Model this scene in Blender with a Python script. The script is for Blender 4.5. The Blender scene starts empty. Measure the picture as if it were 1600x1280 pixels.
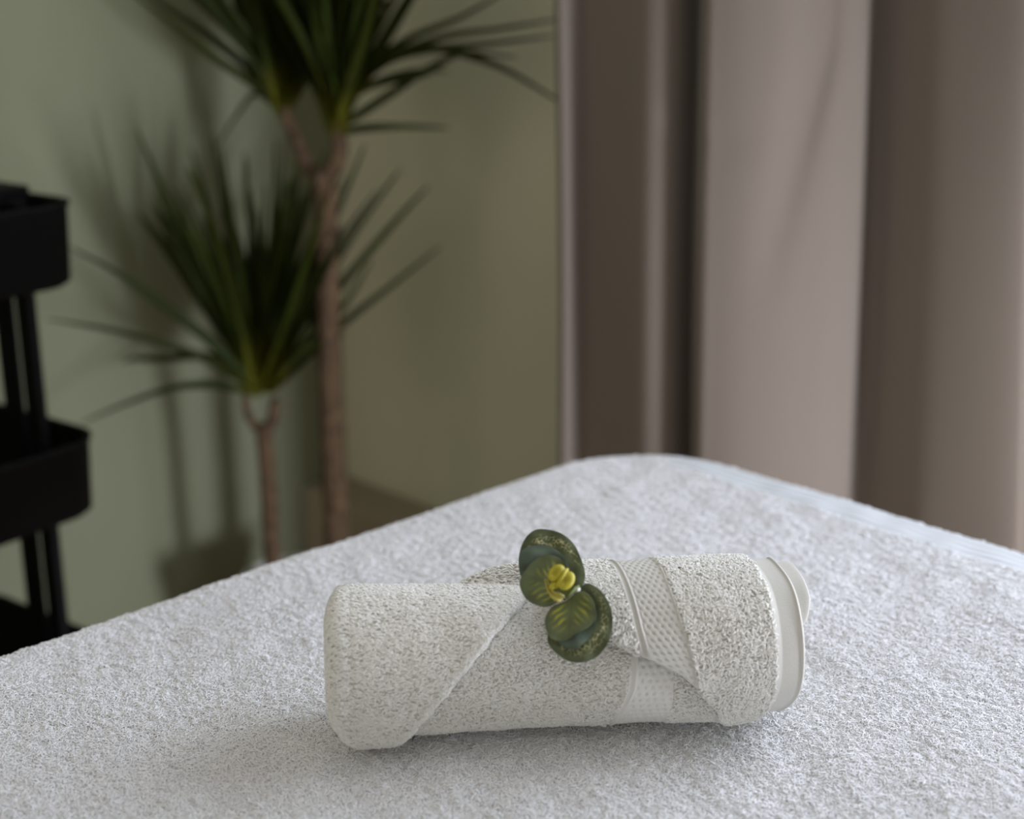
import bpy, math, random
import numpy as np
from mathutils import Vector, Matrix

C = bpy.context.scene.collection
rng = np.random.default_rng(7)
random.seed(7)

# ------------------------------------------------------------------ camera
FPX, PITCH, HC, ZT = 2200.0, math.radians(17.18), 1.13, 0.66
CAM = np.array([0.0, 0.0, HC])
cam_d = bpy.data.cameras.new('camera')
cam = bpy.data.objects.new('camera', cam_d)
C.objects.link(cam)
cam.location = CAM
cam.rotation_euler = (math.pi / 2 - PITCH, 0, 0)
cam_d.sensor_fit = 'HORIZONTAL'
cam_d.sensor_width = 36.0
cam_d.lens = 36.0 * FPX / 1600.0
cam_d.clip_start = 0.05
cam_d.dof.use_dof = True
cam_d.dof.focus_distance = 0.93
cam_d.dof.aperture_fstop = 3.6
cam_d.dof.aperture_blades = 0
bpy.context.scene.camera = cam
sc = bpy.context.scene
sc.view_settings.view_transform = 'Standard'
sc.view_settings.look = 'None'
sc.view_settings.exposure = 0.0
sc.view_settings.gamma = 1.0
sc.view_settings.use_curve_mapping = False

sc.cycles.diffuse_bounces = 12
sc.cycles.max_bounces = 16
sc.cycles.transmission_bounces = 10

# directions of the room (the table stands square to it)
DU = np.array([-0.7071, -0.7071, 0.0])      # along the left wall, towards the left
DV = np.array([0.7071, -0.7071, 0.0])       # along the curtain wall, towards the right
KR = np.array([-0.3353, 2.693, 0.0])         # corner of the room
UP = np.array([0, 0, 1.0])

# ------------------------------------------------------------------ world and lights
w = bpy.data.worlds.new('daylight')
sc.world = w
w.use_nodes = True
wb = w.node_tree.nodes['Background']
wb.inputs[0].default_value = (0.95, 0.92, 0.86, 1)
wb.inputs[1].default_value = 0.45


def area(name, loc, target, sx, sy, power, col):
    d = bpy.data.lights.new(name, 'AREA')
    d.shape = 'RECTANGLE'
    d.size, d.size_y, d.energy, d.color = sx, sy, power, col
    o = bpy.data.objects.new(name, d)
    C.objects.link(o)
    o.location = loc
    o.rotation_euler = Vector(np.array(target) - np.array(loc)).to_track_quat('-Z', 'Y').to_euler()
    return o


# daylight coming in through the window of the curtain wall
LW = KR + DV * 2.15 + UP * 1.45
area('window_daylight', LW + DU * 0.13, LW + DU, 1.3, 1.5, 24.5, (0.88, 0.955, 1.14))
LS = np.array([1.25, 0.56, 0.36])               # added low fill for the curtain fold and left wall, below table height
area('low_side_fill', LS, LS - DV + .12 * UP, 0.28, 0.5, 28, (0.95, 0.98, 1.14))


# added soft overhead fill for the table top, no visible fixture
lamp = area('overhead_fill_light', np.array([0.0, 0.75, 2.42]), np.array([0.0, 0.75, 0.0]), 1.1, 1.1, 0.6, (1.0, 0.985, 0.96))
lamp.data.spread = math.radians(110)
# added warm fill from the left, aimed at the curtain wall
area('warm_left_fill', np.array([-2.1, .62, 1.25]), np.array([0.0, 2.3, 0.9]), .8, 1.8, 5, (1.0, 0.86, 0.68))


# ------------------------------------------------------------------ helpers
def ray(x, y):
    xc = (x - 800.0) / FPX
    yc = (640.0 - y) / FPX
    return np.array([xc, math.cos(PITCH) + yc * math.sin(PITCH), -math.sin(PITCH) + yc * math.cos(PITCH)])


def at(x, y, fwd):
    d = ray(x, y)
    return CAM + d * (fwd / d[1])


def mat(name, col, rough=0.8, spec=0.3, bump=None, noise=None, sheen=0.0):
    m = bpy.data.materials.new(name)
    m.use_nodes = True
    nt = m.node_tree
    b = nt.nodes['Principled BSDF']
    b.inputs['Base Color'].default_value = (*col, 1)
    b.inputs['Roughness'].default_value = rough
    b.inputs['Specular IOR Level'].default_value = spec
    if sheen:
        b.inputs['Sheen Weight'].default_value = sheen
    tc = nt.nodes.new('ShaderNodeTexCoord')
    if noise:
        n = nt.nodes.new('ShaderNodeTexNoise')
        n.inputs['Scale'].default_value = noise[0]
        n.inputs['Detail'].default_value = 5
        r = nt.nodes.new('ShaderNodeValToRGB')
        r.color_ramp.elements[0].position = 0.3
        r.color_ramp.elements[1].position = 0.7
        r.color_ramp.elements[0].color = (*[c * (1 - noise[1]) for c in col], 1)
        r.color_ramp.elements[1].color = (*[min(1, c * (1 + noise[1])) for c in col], 1)
        nt.links.new(tc.outputs['Object'], n.inputs['Vector'])
        nt.links.new(n.outputs['Fac'], r.inputs['Fac'])
        nt.links.new(r.outputs['Color'], b.inputs['Base Color'])
    if bump:
        n = nt.nodes.new('ShaderNodeTexNoise')
        n.inputs['Scale'].default_value = bump[0]
        n.inputs['Detail'].default_value = 6
        bp = nt.nodes.new('ShaderNodeBump')
        bp.inputs['Strength'].default_value = bump[1]
        bp.inputs['Distance'].default_value = bump[2]
        nt.links.new(tc.outputs['Object'], n.inputs['Vector'])
        nt.links.new(n.outputs['Fac'], bp.inputs['Height'])
        nt.links.new(bp.outputs['Normal'], b.inputs['Normal'])
    return m


def attr_mat(name, rough=0.6, spec=0.3):
    m = bpy.data.materials.new(name)
    m.use_nodes = True
    nt = m.node_tree
    b = nt.nodes['Principled BSDF']
    a = nt.nodes.new('ShaderNodeAttribute')
    a.attribute_name = 'pigment'
    nt.links.new(a.outputs['Color'], b.inputs['Base Color'])
    b.inputs['Roughness'].default_value = rough
    b.inputs['Specular IOR Level'].default_value = spec
    return m


def chain(o):
    m = o.matrix_basis.copy()
    while o.parent is not None:
        o = o.parent
        m = o.matrix_basis @ m
    return np.array(m.inverted())


def link(o, parent=None, kind=None):
    C.objects.link(o)
    if parent is not None:
        o.parent = parent
    if kind:
        o['kind'] = kind
    return o


def mesh_q(name, V, Q, m, parent=None, kind=None, smooth=True, pigment=None):
    """fast quad mesh; world-space vertices, parents sit at the origin of their own Empty"""
    V = np.asarray(V, dtype=np.float32)
    Q = np.asarray(Q, dtype=np.int32)
    if parent is not None:
        pm = chain(parent).astype(np.float32)
        V = V @ pm[:3, :3].T + pm[:3, 3]
    me = bpy.data.meshes.new(name)
    me.vertices.add(len(V))
    me.vertices.foreach_set('co', V.ravel())
    me.loops.add(Q.size)
    me.loops.foreach_set('vertex_index', Q.ravel())
    me.polygons.add(len(Q))
    k = Q.shape[1]
    me.polygons.foreach_set('loop_start', np.arange(0, Q.size, k, dtype=np.int32))
    me.polygons.foreach_set('loop_total', np.full(len(Q), k, dtype=np.int32))
    me.polygons.foreach_set('use_smooth', np.full(len(Q), smooth, dtype=bool))
    me.update(calc_edges=True)
    if pigment is not None:
        ca = me.color_attributes.new('pigment', 'FLOAT_COLOR', 'POINT')
        ca.data.foreach_set('color', np.c_[pigment, np.ones(len(pigment))].astype(np.float32).ravel())
    me.materials.append(m)
    me.validate()
    return link(bpy.data.objects.new(name, me), parent, kind)


def mesh_f(name, V, F, m, parent=None, kind=None, smooth=True, bevel=0.0, solid=0.0):
    V = np.asarray(V, dtype=float)
    if parent is not None:
        pm = chain(parent)
        V = V @ pm[:3, :3].T + pm[:3, 3]
    me = bpy.data.meshes.new(name)
    me.from_pydata([tuple(v) for v in V], [], [tuple(int(i) for i in f) for f in F])
    for pl in me.polygons:
        pl.use_smooth = smooth
    me.materials.append(m)
    o = link(bpy.data.objects.new(name, me), parent, kind)
    if solid:
        md = o.modifiers.new('thickness', 'SOLIDIFY')
        md.thickness = solid
    if bevel:
        md = o.modifiers.new('bevel', 'BEVEL')
        md.width, md.segments = bevel, 3
    return o


def grid_quads(nu, nv, wrap_v=False):
    i = np.arange(nu - 1)[:, None]
    nvj = nv if wrap_v else nv - 1
    j = np.arange(nvj)[None, :]
    j2 = (j + 1) % nv
    a = i * nv + j
    b = i * nv + j2
    c = (i + 1) * nv + j2
    d = (i + 1) * nv + j
    return np.stack([a, b, c, d], -1).reshape(-1, 4)


def thing(name, label, cat, loc, group=None):
    o = bpy.data.objects.new(name, None)
    o.location = loc
    o.empty_display_size = 0.05
    C.objects.link(o)
    o['label'] = label
    o['category'] = cat
    if group:
        o['group'] = group
    return o


def obox(c, ax, ay, az, sx, sy, sz):
    """oriented box: centre, three unit axes, full sizes"""
    V = []
    for i in (-.5, .5):
        for j in (-.5, .5):
            for k in (-.5, .5):
                V.append(np.array(c) + ax * i * sx + ay * j * sy + az * k * sz)
    F = [(0, 1, 3, 2), (4, 6, 7, 5), (0, 4, 5, 1), (2, 3, 7, 6), (0, 2, 6, 4), (1, 5, 7, 3)]
    return V, F


def tube(P, R, n=12):
    """tapered tube along points P with radii R; returns V, quads (with collapsed end rings)"""
    P = np.asarray(P, float)
    T = np.gradient(P, axis=0)
    T /= np.linalg.norm(T, axis=1)[:, None]
    V = []
    ref = np.array([1.0, 0, 0]) if abs(T[0][0]) < .8 else np.array([0, 1.0, 0])
    rr = list(R)
    pts = [P[0]] + list(P) + [P[-1]]
    rad = [rr[0] * .02] + rr + [rr[-1] * .02]
    tan = [T[0]] + list(T) + [T[-1]]
    for p, r, t in zip(pts, rad, tan):
        a = np.cross(t, ref)
        a /= np.linalg.norm(a)
        b = np.cross(t, a)
        th = np.linspace(0, 2 * math.pi, n, endpoint=False)
        V.append(p + r * (np.cos(th)[:, None] * a + np.sin(th)[:, None] * b))
    return np.concatenate(V), grid_quads(len(pts), n, True)


def join(parts):
    V, Q, k = [], [], 0
    for v, q in parts:
        V.append(np.asarray(v))
        Q.append(np.asarray(q) + k)
        k += len(v)
    return np.concatenate(V), np.concatenate(Q)


def smooth_noise(x, y, seed, scale):
    """cheap smooth 2-D noise: a sum of random plane waves"""
    g = np.random.default_rng(seed)
    s = np.zeros_like(x)
    for _ in range(14):
        a = g.uniform(0, 2 * math.pi)
        k = g.uniform(.5, 1.6) * 2 * math.pi / scale
        s += np.sin(k * (math.cos(a) * x + math.sin(a) * y) + g.uniform(0, 6.28))
    return s / math.sqrt(14 / 2.0)


def loops(P, N, T, h, l, r, curl, sides=3):
    """terry loops: little arches of yarn standing on points P (normal N, direction T)"""
    n = len(P)
    B = np.cross(N, T)
    prof = [(-.5, -.25), (-.42, .62), (.02, 1.0), (.45, .55), (.5, -.25)]
    rprof = [.8, 1.0, 1.12, 1.0, .8]
    rings = []
    c1 = curl * rng.normal(0, 1, n)
    c2 = curl * rng.normal(0, 1, n)
    lat = [np.zeros(n), c1 * .6, c1, c1 * .5 + c2, c2]
    ang = np.arange(sides) * 2 * math.pi / sides
    pts = [P + T * (l * a)[:, None] + N * (h * b)[:, None] + B * q[:, None] for (a, b), q in zip(prof, lat)]
    for i, p in enumerate(pts):
        t = pts[min(i + 1, 4)] - pts[max(i - 1, 0)]
        t /= np.linalg.norm(t, axis=1)[:, None] + 1e-9
        u = np.cross(t, N + T * .01)
        u /= np.linalg.norm(u, axis=1)[:, None] + 1e-9
        v = np.cross(t, u)
        rr = (r * rprof[i])[:, None]
        for g in ang:
            rings.append(p + rr * (math.cos(g) * u + math.sin(g) * v))
    V = np.stack(rings, 1).reshape(-1, 3)
    k = 5 * sides
    q = []
    for i in range(4):
        for s in range(sides):
            s2 = (s + 1) % sides
            q.append((i * sides + s, i * sides + s2, (i + 1) * sides + s2, (i + 1) * sides + s))
    q = np.array(q)
    Q = (np.arange(n)[:, None, None] * k + q[None]).reshape(-1, 4)
    return V, Q


def rand_tangent(N, base=None, spread=math.pi):
    n = len(N)
    if base is None:
        base = np.tile(np.array([0.3, 0.9, 0.2]), (n, 1))
    t = base - N * np.sum(base * N, 1)[:, None]
    t /= np.linalg.norm(t, axis=1)[:, None] + 1e-9
    b = np.cross(N, t)
    a = rng.uniform(-spread, spread, n)
    return t * np.cos(a)[:, None] + b * np.sin(a)[:, None]


# ------------------------------------------------------------------ materials
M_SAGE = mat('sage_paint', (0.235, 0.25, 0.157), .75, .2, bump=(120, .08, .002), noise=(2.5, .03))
M_SAGE2 = mat('sage_paint_bounce_lit', (0.72, 0.71, 0.53), .75, .2, bump=(120, .08, .002), noise=(2.5, .03))  # same paint as the left wall, lightened and warmed in place of bounced light
M_FLOOR = mat('oak_laminate', (0.36, 0.27, 0.18), .45, .4, noise=(9, .15))
M_TRIM = mat('cream_trim', (0.36, 0.31, 0.22), .55, .3, noise=(4, .04))
M_WHITE = mat('white_lacquer', (0.8, 0.8, 0.78), .4, .4)
M_SHEET = mat('white_terry', (0.90, 0.90, 0.90), .95, .05, noise=(40, .02))
M_TOWEL = mat('off_white_terry', (0.74, 0.725, 0.675), .95, .05, noise=(60, .02))
def translucent(m, k=.35):
    nt = m.node_tree
    b = nt.nodes['Principled BSDF']
    out = nt.nodes['Material Output']
    t = nt.nodes.new('ShaderNodeBsdfTranslucent')
    mx = nt.nodes.new('ShaderNodeMixShader')
    mx.inputs[0].default_value = k
    t.inputs[0].default_value = b.inputs['Base Color'].default_value
    nt.links.new(b.outputs[0], mx.inputs[1])
    nt.links.new(t.outputs[0], mx.inputs[2])
    nt.links.new(mx.outputs[0], out.inputs['Surface'])
    return m


M_PILE = translucent(mat('white_terry_yarn', (0.94, 0.94, 0.945), .95, .02), .0)
M_TPILE = translucent(mat('off_white_terry_yarn', (0.905, 0.892, 0.838), .95, .02), .0)
M_WEAVE = mat('off_white_weave', (0.66, 0.645, 0.59), .95, .05, bump=(1500, .4, .0006))
M_CURT = mat('taupe_cloth', (0.188, 0.158, 0.128), .8, .15, bump=(900, .15, .0005), sheen=.15)
M_BLACK = mat('black_powder_coat', (0.0034, 0.0034, 0.0038), .6, .12, bump=(500, .1, .0004))
M_BARK = mat('grey_brown_bark', (0.108, 0.070, 0.039), .9, .2, bump=(90, .8, .004), noise=(55, .45))
M_POT = mat('white_ceramic', (0.62, 0.61, 0.58), .35, .5)
M_SOIL = mat('dark_soil', (0.04, 0.028, 0.02), 1, .1, bump=(120, 1, .006), noise=(80, .5))
M_BED = mat('cream_leatherette', (0.6, 0.57, 0.5), .5, .3, bump=(300, .1, .0005))
M_WOOD = mat('beech_wood', (0.45, 0.30, 0.17), .5, .3, noise=(12, .15))

# ------------------------------------------------------------------ room
ROOM_H = 2.6


def wall_quad(name, a, b, z0, z1, thick_dir, m):
    a, b = np.array(a), np.array(b)
    c = (a + b) / 2 + UP * (z0 + z1) / 2 + thick_dir * .06
    ax = (b - a) / np.linalg.norm(b - a)
    V, F = obox(c, ax, thick_dir, UP, np.linalg.norm(b - a), .12, z1 - z0)
    return V, F


V, F = wall_quad('w', KR - DU * .12, KR + DU * 4.2, 0, ROOM_H, -DV, M_SAGE)
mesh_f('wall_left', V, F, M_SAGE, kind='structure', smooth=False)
# curtain wall with a window opening
W0, W1, WZ0, WZ1 = 1.52, 2.80, .75, 2.2
parts = []
for a, b, z0, z1 in ((0, W0, 0, ROOM_H), (W1, 3.6, 0, ROOM_H), (W0, W1, 0, WZ0), (W0, W1, WZ1, ROOM_H)):
    v, f_ = wall_quad('w', KR + DV * a, KR + DV * b, z0, z1, -DU, M_SAGE2)
    parts.append((v, f_))
V, F, k = [], [], 0
for v, f_ in parts:
    V += v
    F += [tuple(i + k for i in q) for q in f_]
    k += len(v)
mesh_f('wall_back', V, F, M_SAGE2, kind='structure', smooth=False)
V, F = obox((0.3, 1.0, -.05), np.array([1.0, 0, 0]), np.array([0, 1.0, 0]), UP, 7.5, 7.5, .1)
mesh_f('floor', V, F, M_FLOOR, kind='structure', smooth=False)
# window frame in the opening
wf = []
cz, dz = (WZ0 + WZ1) / 2, WZ1 - WZ0
for a, b, z0, z1 in ((W0, W0 + .06, WZ0, WZ1), (W1 - .06, W1, WZ0, WZ1), (W0 + .06, W1 - .06, WZ0, WZ0 + .06),
                     (W0 + .06, W1 - .06, WZ1 - .06, WZ1), ((W0 + W1) / 2 - .03, (W0 + W1) / 2 + .03, WZ0 + .06, WZ1 - .06)):
    wf.append(obox(KR + DV * (a + b) / 2 + UP * (z0 + z1) / 2 - DU * .09, DV, DU, UP, b - a, .05, z1 - z0))
V, F, k = [], [], 0
for v, f_ in wf:
    V += v
    F += [tuple(i + k for i in q) for q in f_]
    k += len(v)
mesh_f('window_1', V, F, M_WHITE, kind='structure', smooth=False)
# low boxing along the foot of the curtain wall
V, F = obox(KR + DV * 1.8 + DU * .056 + UP * .08, DV, DU, UP, 3.6, .110, .16)
mesh_f('trim_1', V, F, M_TRIM, kind='structure', smooth=False, bevel=.004)

# ------------------------------------------------------------------ massage table
DUT, DVT = np.array([-.7129, -.7012, 0]), np.array([.7012, -.7129, 0])
KT = np.array([0.1344, 1.4343, 0.0])         # plan corner of the covered table top
TL, TW, TRC, TRE = 1.85, 0.74, 0.13, 0.028   # length, width, corner radius, edge radius


def plan(a, b):
    return KT + np.asarray(a)[..., None] * DUT + np.asarray(b)[..., None] * DVT


def outline(ins, n=40):
    """rounded rectangle in (a, b) at the given inset"""
    r = max(TRC - ins, .012)
    pts = []
    for ca, cb, s in ((ins + r, ins + r, 2), (TL - ins - r, ins + r, 3), (TL - ins - r, TW - ins - r, 0), (ins + r, TW - ins - r, 1)):
        for t in np.linspace(0, math.pi / 2, n):
            g = s * math.pi / 2 + t
            pts.append((ca + r * math.cos(g), cb + r * math.sin(g)))
    out = []
    for i in range(len(pts)):                # refine the straight runs
        p, q = np.array(pts[i]), np.array(pts[(i + 1) % len(pts)])
        if (i + 1) % n == 0:
            for t in np.linspace(0, 1, 40, endpoint=False):
                out.append(p + (q - p) * t)
        else:
            out.append(p)
    return np.array(out)


def inset_of(a, b):
    qa = np.abs(a - TL / 2) - (TL / 2 - TRC)
    qb = np.abs(b - TW / 2) - (TW / 2 - TRC)
    return -(np.hypot(np.maximum(qa, 0), np.maximum(qb, 0)) + np.minimum(np.maximum(qa, qb), 0) - TRC)


def wave(a, b):
    return .0013 * smooth_noise(a, b, 3, .22) + .0006 * smooth_noise(a, b, 5, .06)


def top_z(a, b):
    d = inset_of(a, b)
    e = np.clip(TRE - d, 0, TRE)
    return ZT - (TRE - np.sqrt(np.maximum(TRE ** 2 - e ** 2, 0))) + wave(a, b) * np.clip(d / .05, 0, 1)


bed = thing('massage_table', 'massage table with wooden legs under the white terry cover', 'massage table', tuple(plan(TL / 2, TW / 2)))
pad = []
for ins, z in ((.03, .565), (.016, .572), (.012, .60), (.014, .628), (.03, .645)):
    o_ = outline(ins)
    pad.append(np.c_[plan(o_[:, 0], o_[:, 1])[:, :2], np.full(len(o_), z)])
n_o = len(pad[0])
F = [tuple(q) for q in grid_quads(5, n_o, True)] + [tuple(range(n_o))[::-1], tuple(range(4 * n_o, 5 * n_o))]
mesh_f('padded_top', np.concatenate(pad), F, M_BED, bed)
for a in (.22, TL - .22):
    for b in (.08, TW - .08):
        V, F = obox(plan(a, b) + UP * .2825, DUT, DVT, UP, .05, .05, .565)
        mesh_f('leg', V, F, M_WOOD, bed, smooth=False, bevel=.004)
for b in (.08, TW - .08):
    V, F = obox(plan(TL / 2, b) + UP * .5, DUT, DVT, UP, TL - .494, .03, .07)
    mesh_f('side_rail', V, F, M_WOOD, bed, smooth=False, bevel=.003)

# terry cover over the table
cover = thing('terry_table_cover', 'white fluffy terry cover draped over the massage table', 'table cover', tuple(plan(TL / 2, TW / 2) + UP * .4))
rings = []
skirt = []
for z, out in ((.38, .004), (.44, .002), (.5, 0), (.56, 0), (.6, 0), (ZT - TRE, 0)):
    o_ = outline(0)
    c = np.array([TL / 2, TW / 2])
    s = np.arange(len(o_))
    ripple = (1 + .6 * np.sin(s * .35) + .4 * np.sin(s * .13)) * max(0, (.6 - z)) * .03
    dirn = (o_ - c) / np.linalg.norm(o_ - c, axis=1)[:, None]
    o2 = o_ + dirn * (ripple + out)[:, None]
    rings.append(np.c_[plan(o2[:, 0], o2[:, 1])[:, :2], np.full(len(o_), z)])
for d in list(TRE * (1 - np.cos(np.linspace(.15, math.pi / 2, 8)))) + list(np.linspace(TRE + .012, .36, 44)):
    o_ = outline(d)
    rings.append(np.c_[plan(o_[:, 0], o_[:, 1])[:, :2], top_z(o_[:, 0], o_[:, 1])])
nr, n_o = len(rings), len(rings[0])
F = [tuple(q) for q in grid_quads(nr, n_o, True)] + [tuple(range((nr - 1) * n_o, nr * n_o))]
mesh_f('cloth', np.concatenate(rings), F, M_SHEET, cover)

BAND0, BAND1, BANDB = .016, .058, .085       # the woven border along the foot edge


def clumps(a, b):
    """the pile stands in small soft tufts"""
    wx = a + .0015 * smooth_noise(a, b, 31, .02)
    wy = b + .0015 * smooth_noise(a, b, 32, .02)
    n1 = smooth_noise(wx, wy, 33, .0125)
    n2 = smooth_noise(wx, wy, 34, .0062)
    return (.0010 + .00033 * n1 + .00018 * n2) * np.clip(inset_of(a, b) / .006, 0, 1)


def cover_pile():
    st = .0013
    ga, gb = np.meshgrid(np.arange(-.0, 1.2, st), np.arange(0, TW, st), indexing='ij')
    a = (ga + rng.uniform(-.5, .5, ga.shape) * st).ravel()
    b = (gb + rng.uniform(-.5, .5, gb.shape) * st).ravel()
    d = inset_of(a, b)
    keep = d > .0008
    keep &= ~((a > BAND0) & (a < BAND1) & (b > BANDB))
    a, b, d = a[keep], b[keep], d[keep]
    P = plan(a, b)
    P[:, 2] = top_z(a, b) + clumps(a, b)
    e = .0006
    gza = (top_z(a + e, b) - top_z(a - e, b)) / (2 * e)
    gzb = (top_z(a, b + e) - top_z(a, b - e)) / (2 * e)
    N = UP[None] - gza[:, None] * DUT - gzb[:, None] * DVT
    N /= np.linalg.norm(N, axis=1)[:, None]
    n = len(P)
    # the pile is brushed in soft patches
    lx = smooth_noise(a, b, 11, .016)
    ly = smooth_noise(a, b, 12, .016)
    lean = lx[:, None] * DUT + ly[:, None] * DVT + .5 * rng.normal(0, 1, (n, 3)) * np.array([1, 1, .2])
    N2 = N + .2 * lean
    N2 /= np.linalg.norm(N2, axis=1)[:, None]
    hn = 1 + .28 * smooth_noise(a, b, 13, .011)
    h = .0010 * np.clip(hn, .35, 1.7) * rng.uniform(.75, 1.25, n)
    T = rand_tangent(N2, lean)
    return loops(P, N2, T, h, .0040 * rng.uniform(.6, 1.3, n), .00040 * rng.uniform(.8, 1.2, n), .0009)


V, Q = cover_pile()
ga, gb = np.meshgrid(np.linspace(.0, 1.2, 860), np.linspace(0, TW, 540), indexing='ij')
okv = (inset_of(ga, gb) > .001) & ~((ga > BAND0) & (ga < BAND1) & (gb > BANDB))
Pg = plan(ga.ravel(), gb.ravel())
Pg[:, 2] = top_z(ga.ravel(), gb.ravel()) + clumps(ga.ravel(), gb.ravel())
Qg = grid_quads(860, 540)
Qg = Qg[okv.ravel()[Qg].all(1)]
used = np.zeros(len(Pg), bool)
used[Qg.ravel()] = True
remap = np.cumsum(used) - 1
V, Q = join([(Pg[used], remap[Qg]), (V, Q)])
mesh_q('terry_pile', V, Q, M_PILE, cover, kind='stuff')
# woven border with two raised lines
na, nb = 56, 160
aa = np.linspace(BAND0 - .002, BAND1 + .002, na)
bb = np.linspace(BANDB - .01, TW - .03, nb)
A2, B2 = np.meshgrid(aa, bb, indexing='ij')
Z = top_z(A2, B2) + .0016
for c_, w_ in ((.022, .0012), (.030, .0012), (.040, .0012), (.050, .0015)):
    Z += .0011 * np.exp(-((A2 - c_) / w_) ** 2)
P = plan(A2.ravel(), B2.ravel())
P[:, 2] = Z.ravel()
bd = mesh_q('woven_border', P, grid_quads(na, nb), mat('bluish_white_weave', (.74, .77, .80), .9, .1, bump=(1200, .25, .0004)), cover)
bd['label'] = 'smooth woven border stripe along the foot edge'

# ------------------------------------------------------------------ rolled towel
E1 = np.array([0.99338, 0.114857, 0.0])
E2 = np.array([-0.114857, 0.99338, 0.0])
O0 = np.array([-0.0890, 0.7873, ZT + .0035]) + E2 * .0130   # under the axis, at s = 0
S_L, S_R = -0.0250, 0.2665


def knots(ph, K):
    K = np.array(K)
    x = np.r_[K[:, 0] - 360, K[:, 0], K[:, 0] + 360]
    y = np.r_[K[:, 1], K[:, 1], K[:, 1]]
    o = np.argsort(x)
    v = np.interp(ph, x[o], y[o])
    return v


def soft_knots(ph, K, wdt=4.0):
    return (knots(ph - wdt, K) + 2 * knots(ph, K) + knots(ph + wdt, K)) / 4


L_EDGE = [(-90, .0), (-60, .008), (-35, .0196), (-27, .0242), (-1, .039), (18, .0513), (36, .0668), (58, .0803), (82, .0948), (102, .1), (140, .1), (200, .08), (240, .03)]
R_EDGE = [(-90, .235), (-28, .2175), (-12, .2073), (-2, .1987), (8, .187), (19, .1673), (27, .1558), (36.6, .1447), (52, .135), (80, .127), (114, .122), (150, .12), (200, .15), (240, .2)]
A_LINE = [(-90, .168), (26, .163), (35, .161), (62, .158), (97, .1548), (150, .152), (230, .165)]
B_LINE = [(-90, .202), (2, .1977), (21, .1943), (43, .189), (70, .1855), (114, .184), (160, .184), (230, .195)]


def cross(s, ph, R, zc):
    """point on the roll: ph 0 = towards the viewer, 90 = top; flattened where it lies on the table"""
    g = np.radians(ph)
    y = -R * np.cos(g)
    z = zc + R * np.sin(g)
    zmin = .0005
    z = np.where(z < zmin + .006, zmin + .006 * np.exp(np.clip((z - zmin - .006) / .006, -6, 0)), z)
    return O0 + np.multiply.outer(s, E1) + np.multiply.outer(y, E2) + np.multiply.outer(z, UP)


def normals_of(P):
    du = np.gradient(P, axis=0)
    dv = (np.roll(P, -1, 1) - np.roll(P, 1, 1))
    N = np.cross(du, dv)
    N /= np.linalg.norm(N, axis=2)[:, :, None] + 1e-12
    return N


def sag(s, ph):
    """soft irregularity of the rolled cloth"""
    return .0007 * smooth_noise(s, ph * .0008, 21, .16) + .00018 * smooth_noise(s, ph * .0008, 22, .04)


towel = thing('rolled_towel', 'off-white terry towel rolled up with folded corners, lying on the massage table', 'towel',
              tuple(O0 + E1 * .12))
NPH = 400
PH = np.linspace(-90, 270, NPH, endpoint=False)
pile_sets = []


def scatter(P, mask, dens):
    """sample points, normals and along-roll tangents on a wrapped grid surface, area weighted"""
    nu, nv = P.shape[:2]
    A = P[:-1]
    Bq = P[1:]
    A2 = np.roll(A, -1, 1)
    B2 = np.roll(Bq, -1, 1)
    nrm = np.cross(B2 - A, A2 - Bq)
    ar = np.linalg.norm(nrm, axis=2) / 2
    m = mask[:-1] & mask[1:]
    cnt = rng.poisson(ar * m / dens ** 2)
    ii, jj = np.nonzero(cnt)
    rep = cnt[ii, jj]
    ii = np.repeat(ii, rep)
    jj = np.repeat(jj, rep)
    u = rng.uniform(0, 1, len(ii))[:, None]
    v = rng.uniform(0, 1, len(ii))[:, None]
    a, b, c, d = A[ii, jj], Bq[ii, jj], B2[ii, jj], A2[ii, jj]
    X = a * (1 - u) * (1 - v) + b * u * (1 - v) + c * u * v + d * (1 - u) * v
    N = nrm[ii, jj] / (np.linalg.norm(nrm[ii, jj], axis=1)[:, None] + 1e-12)
    return X, N


def towel_pile(P, mask, dens=.00105, h=.0011, l=.0027, spread=1.0, parent=None, rr=.00046):
    X, N = scatter(P, mask, dens)
    n = len(X)
    N2 = N + .22 * rng.normal(0, 1, (n, 3))
    N2 /= np.linalg.norm(N2, axis=1)[:, None]
    T = rand_tangent(N2, np.tile(E1, (n, 1)), spread)
    V, Q = loops(X, N2, T, h * rng.uniform(.6, 1.3, n), l * rng.uniform(.7, 1.4, n), rr * rng.uniform(.85, 1.2, n), .0007)
    o = mesh_q('terry_pile', V, Q, M_TPILE, parent, kind='stuff')
    return o


def outward(Q, P, ctr):
    """flip the quads so that normals point away from the axis"""
    q = Q[len(Q) // 3]
    n = np.cross(P[q[1]] - P[q[0]], P[q[3]] - P[q[0]])
    return Q if np.dot(n, P[q[0]] - ctr(P[q[0]])) > 0 else Q[:, ::-1]


def axis_pt(p):
    return O0 + E1 * np.dot(p - O0, E1) + UP * .046


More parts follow.
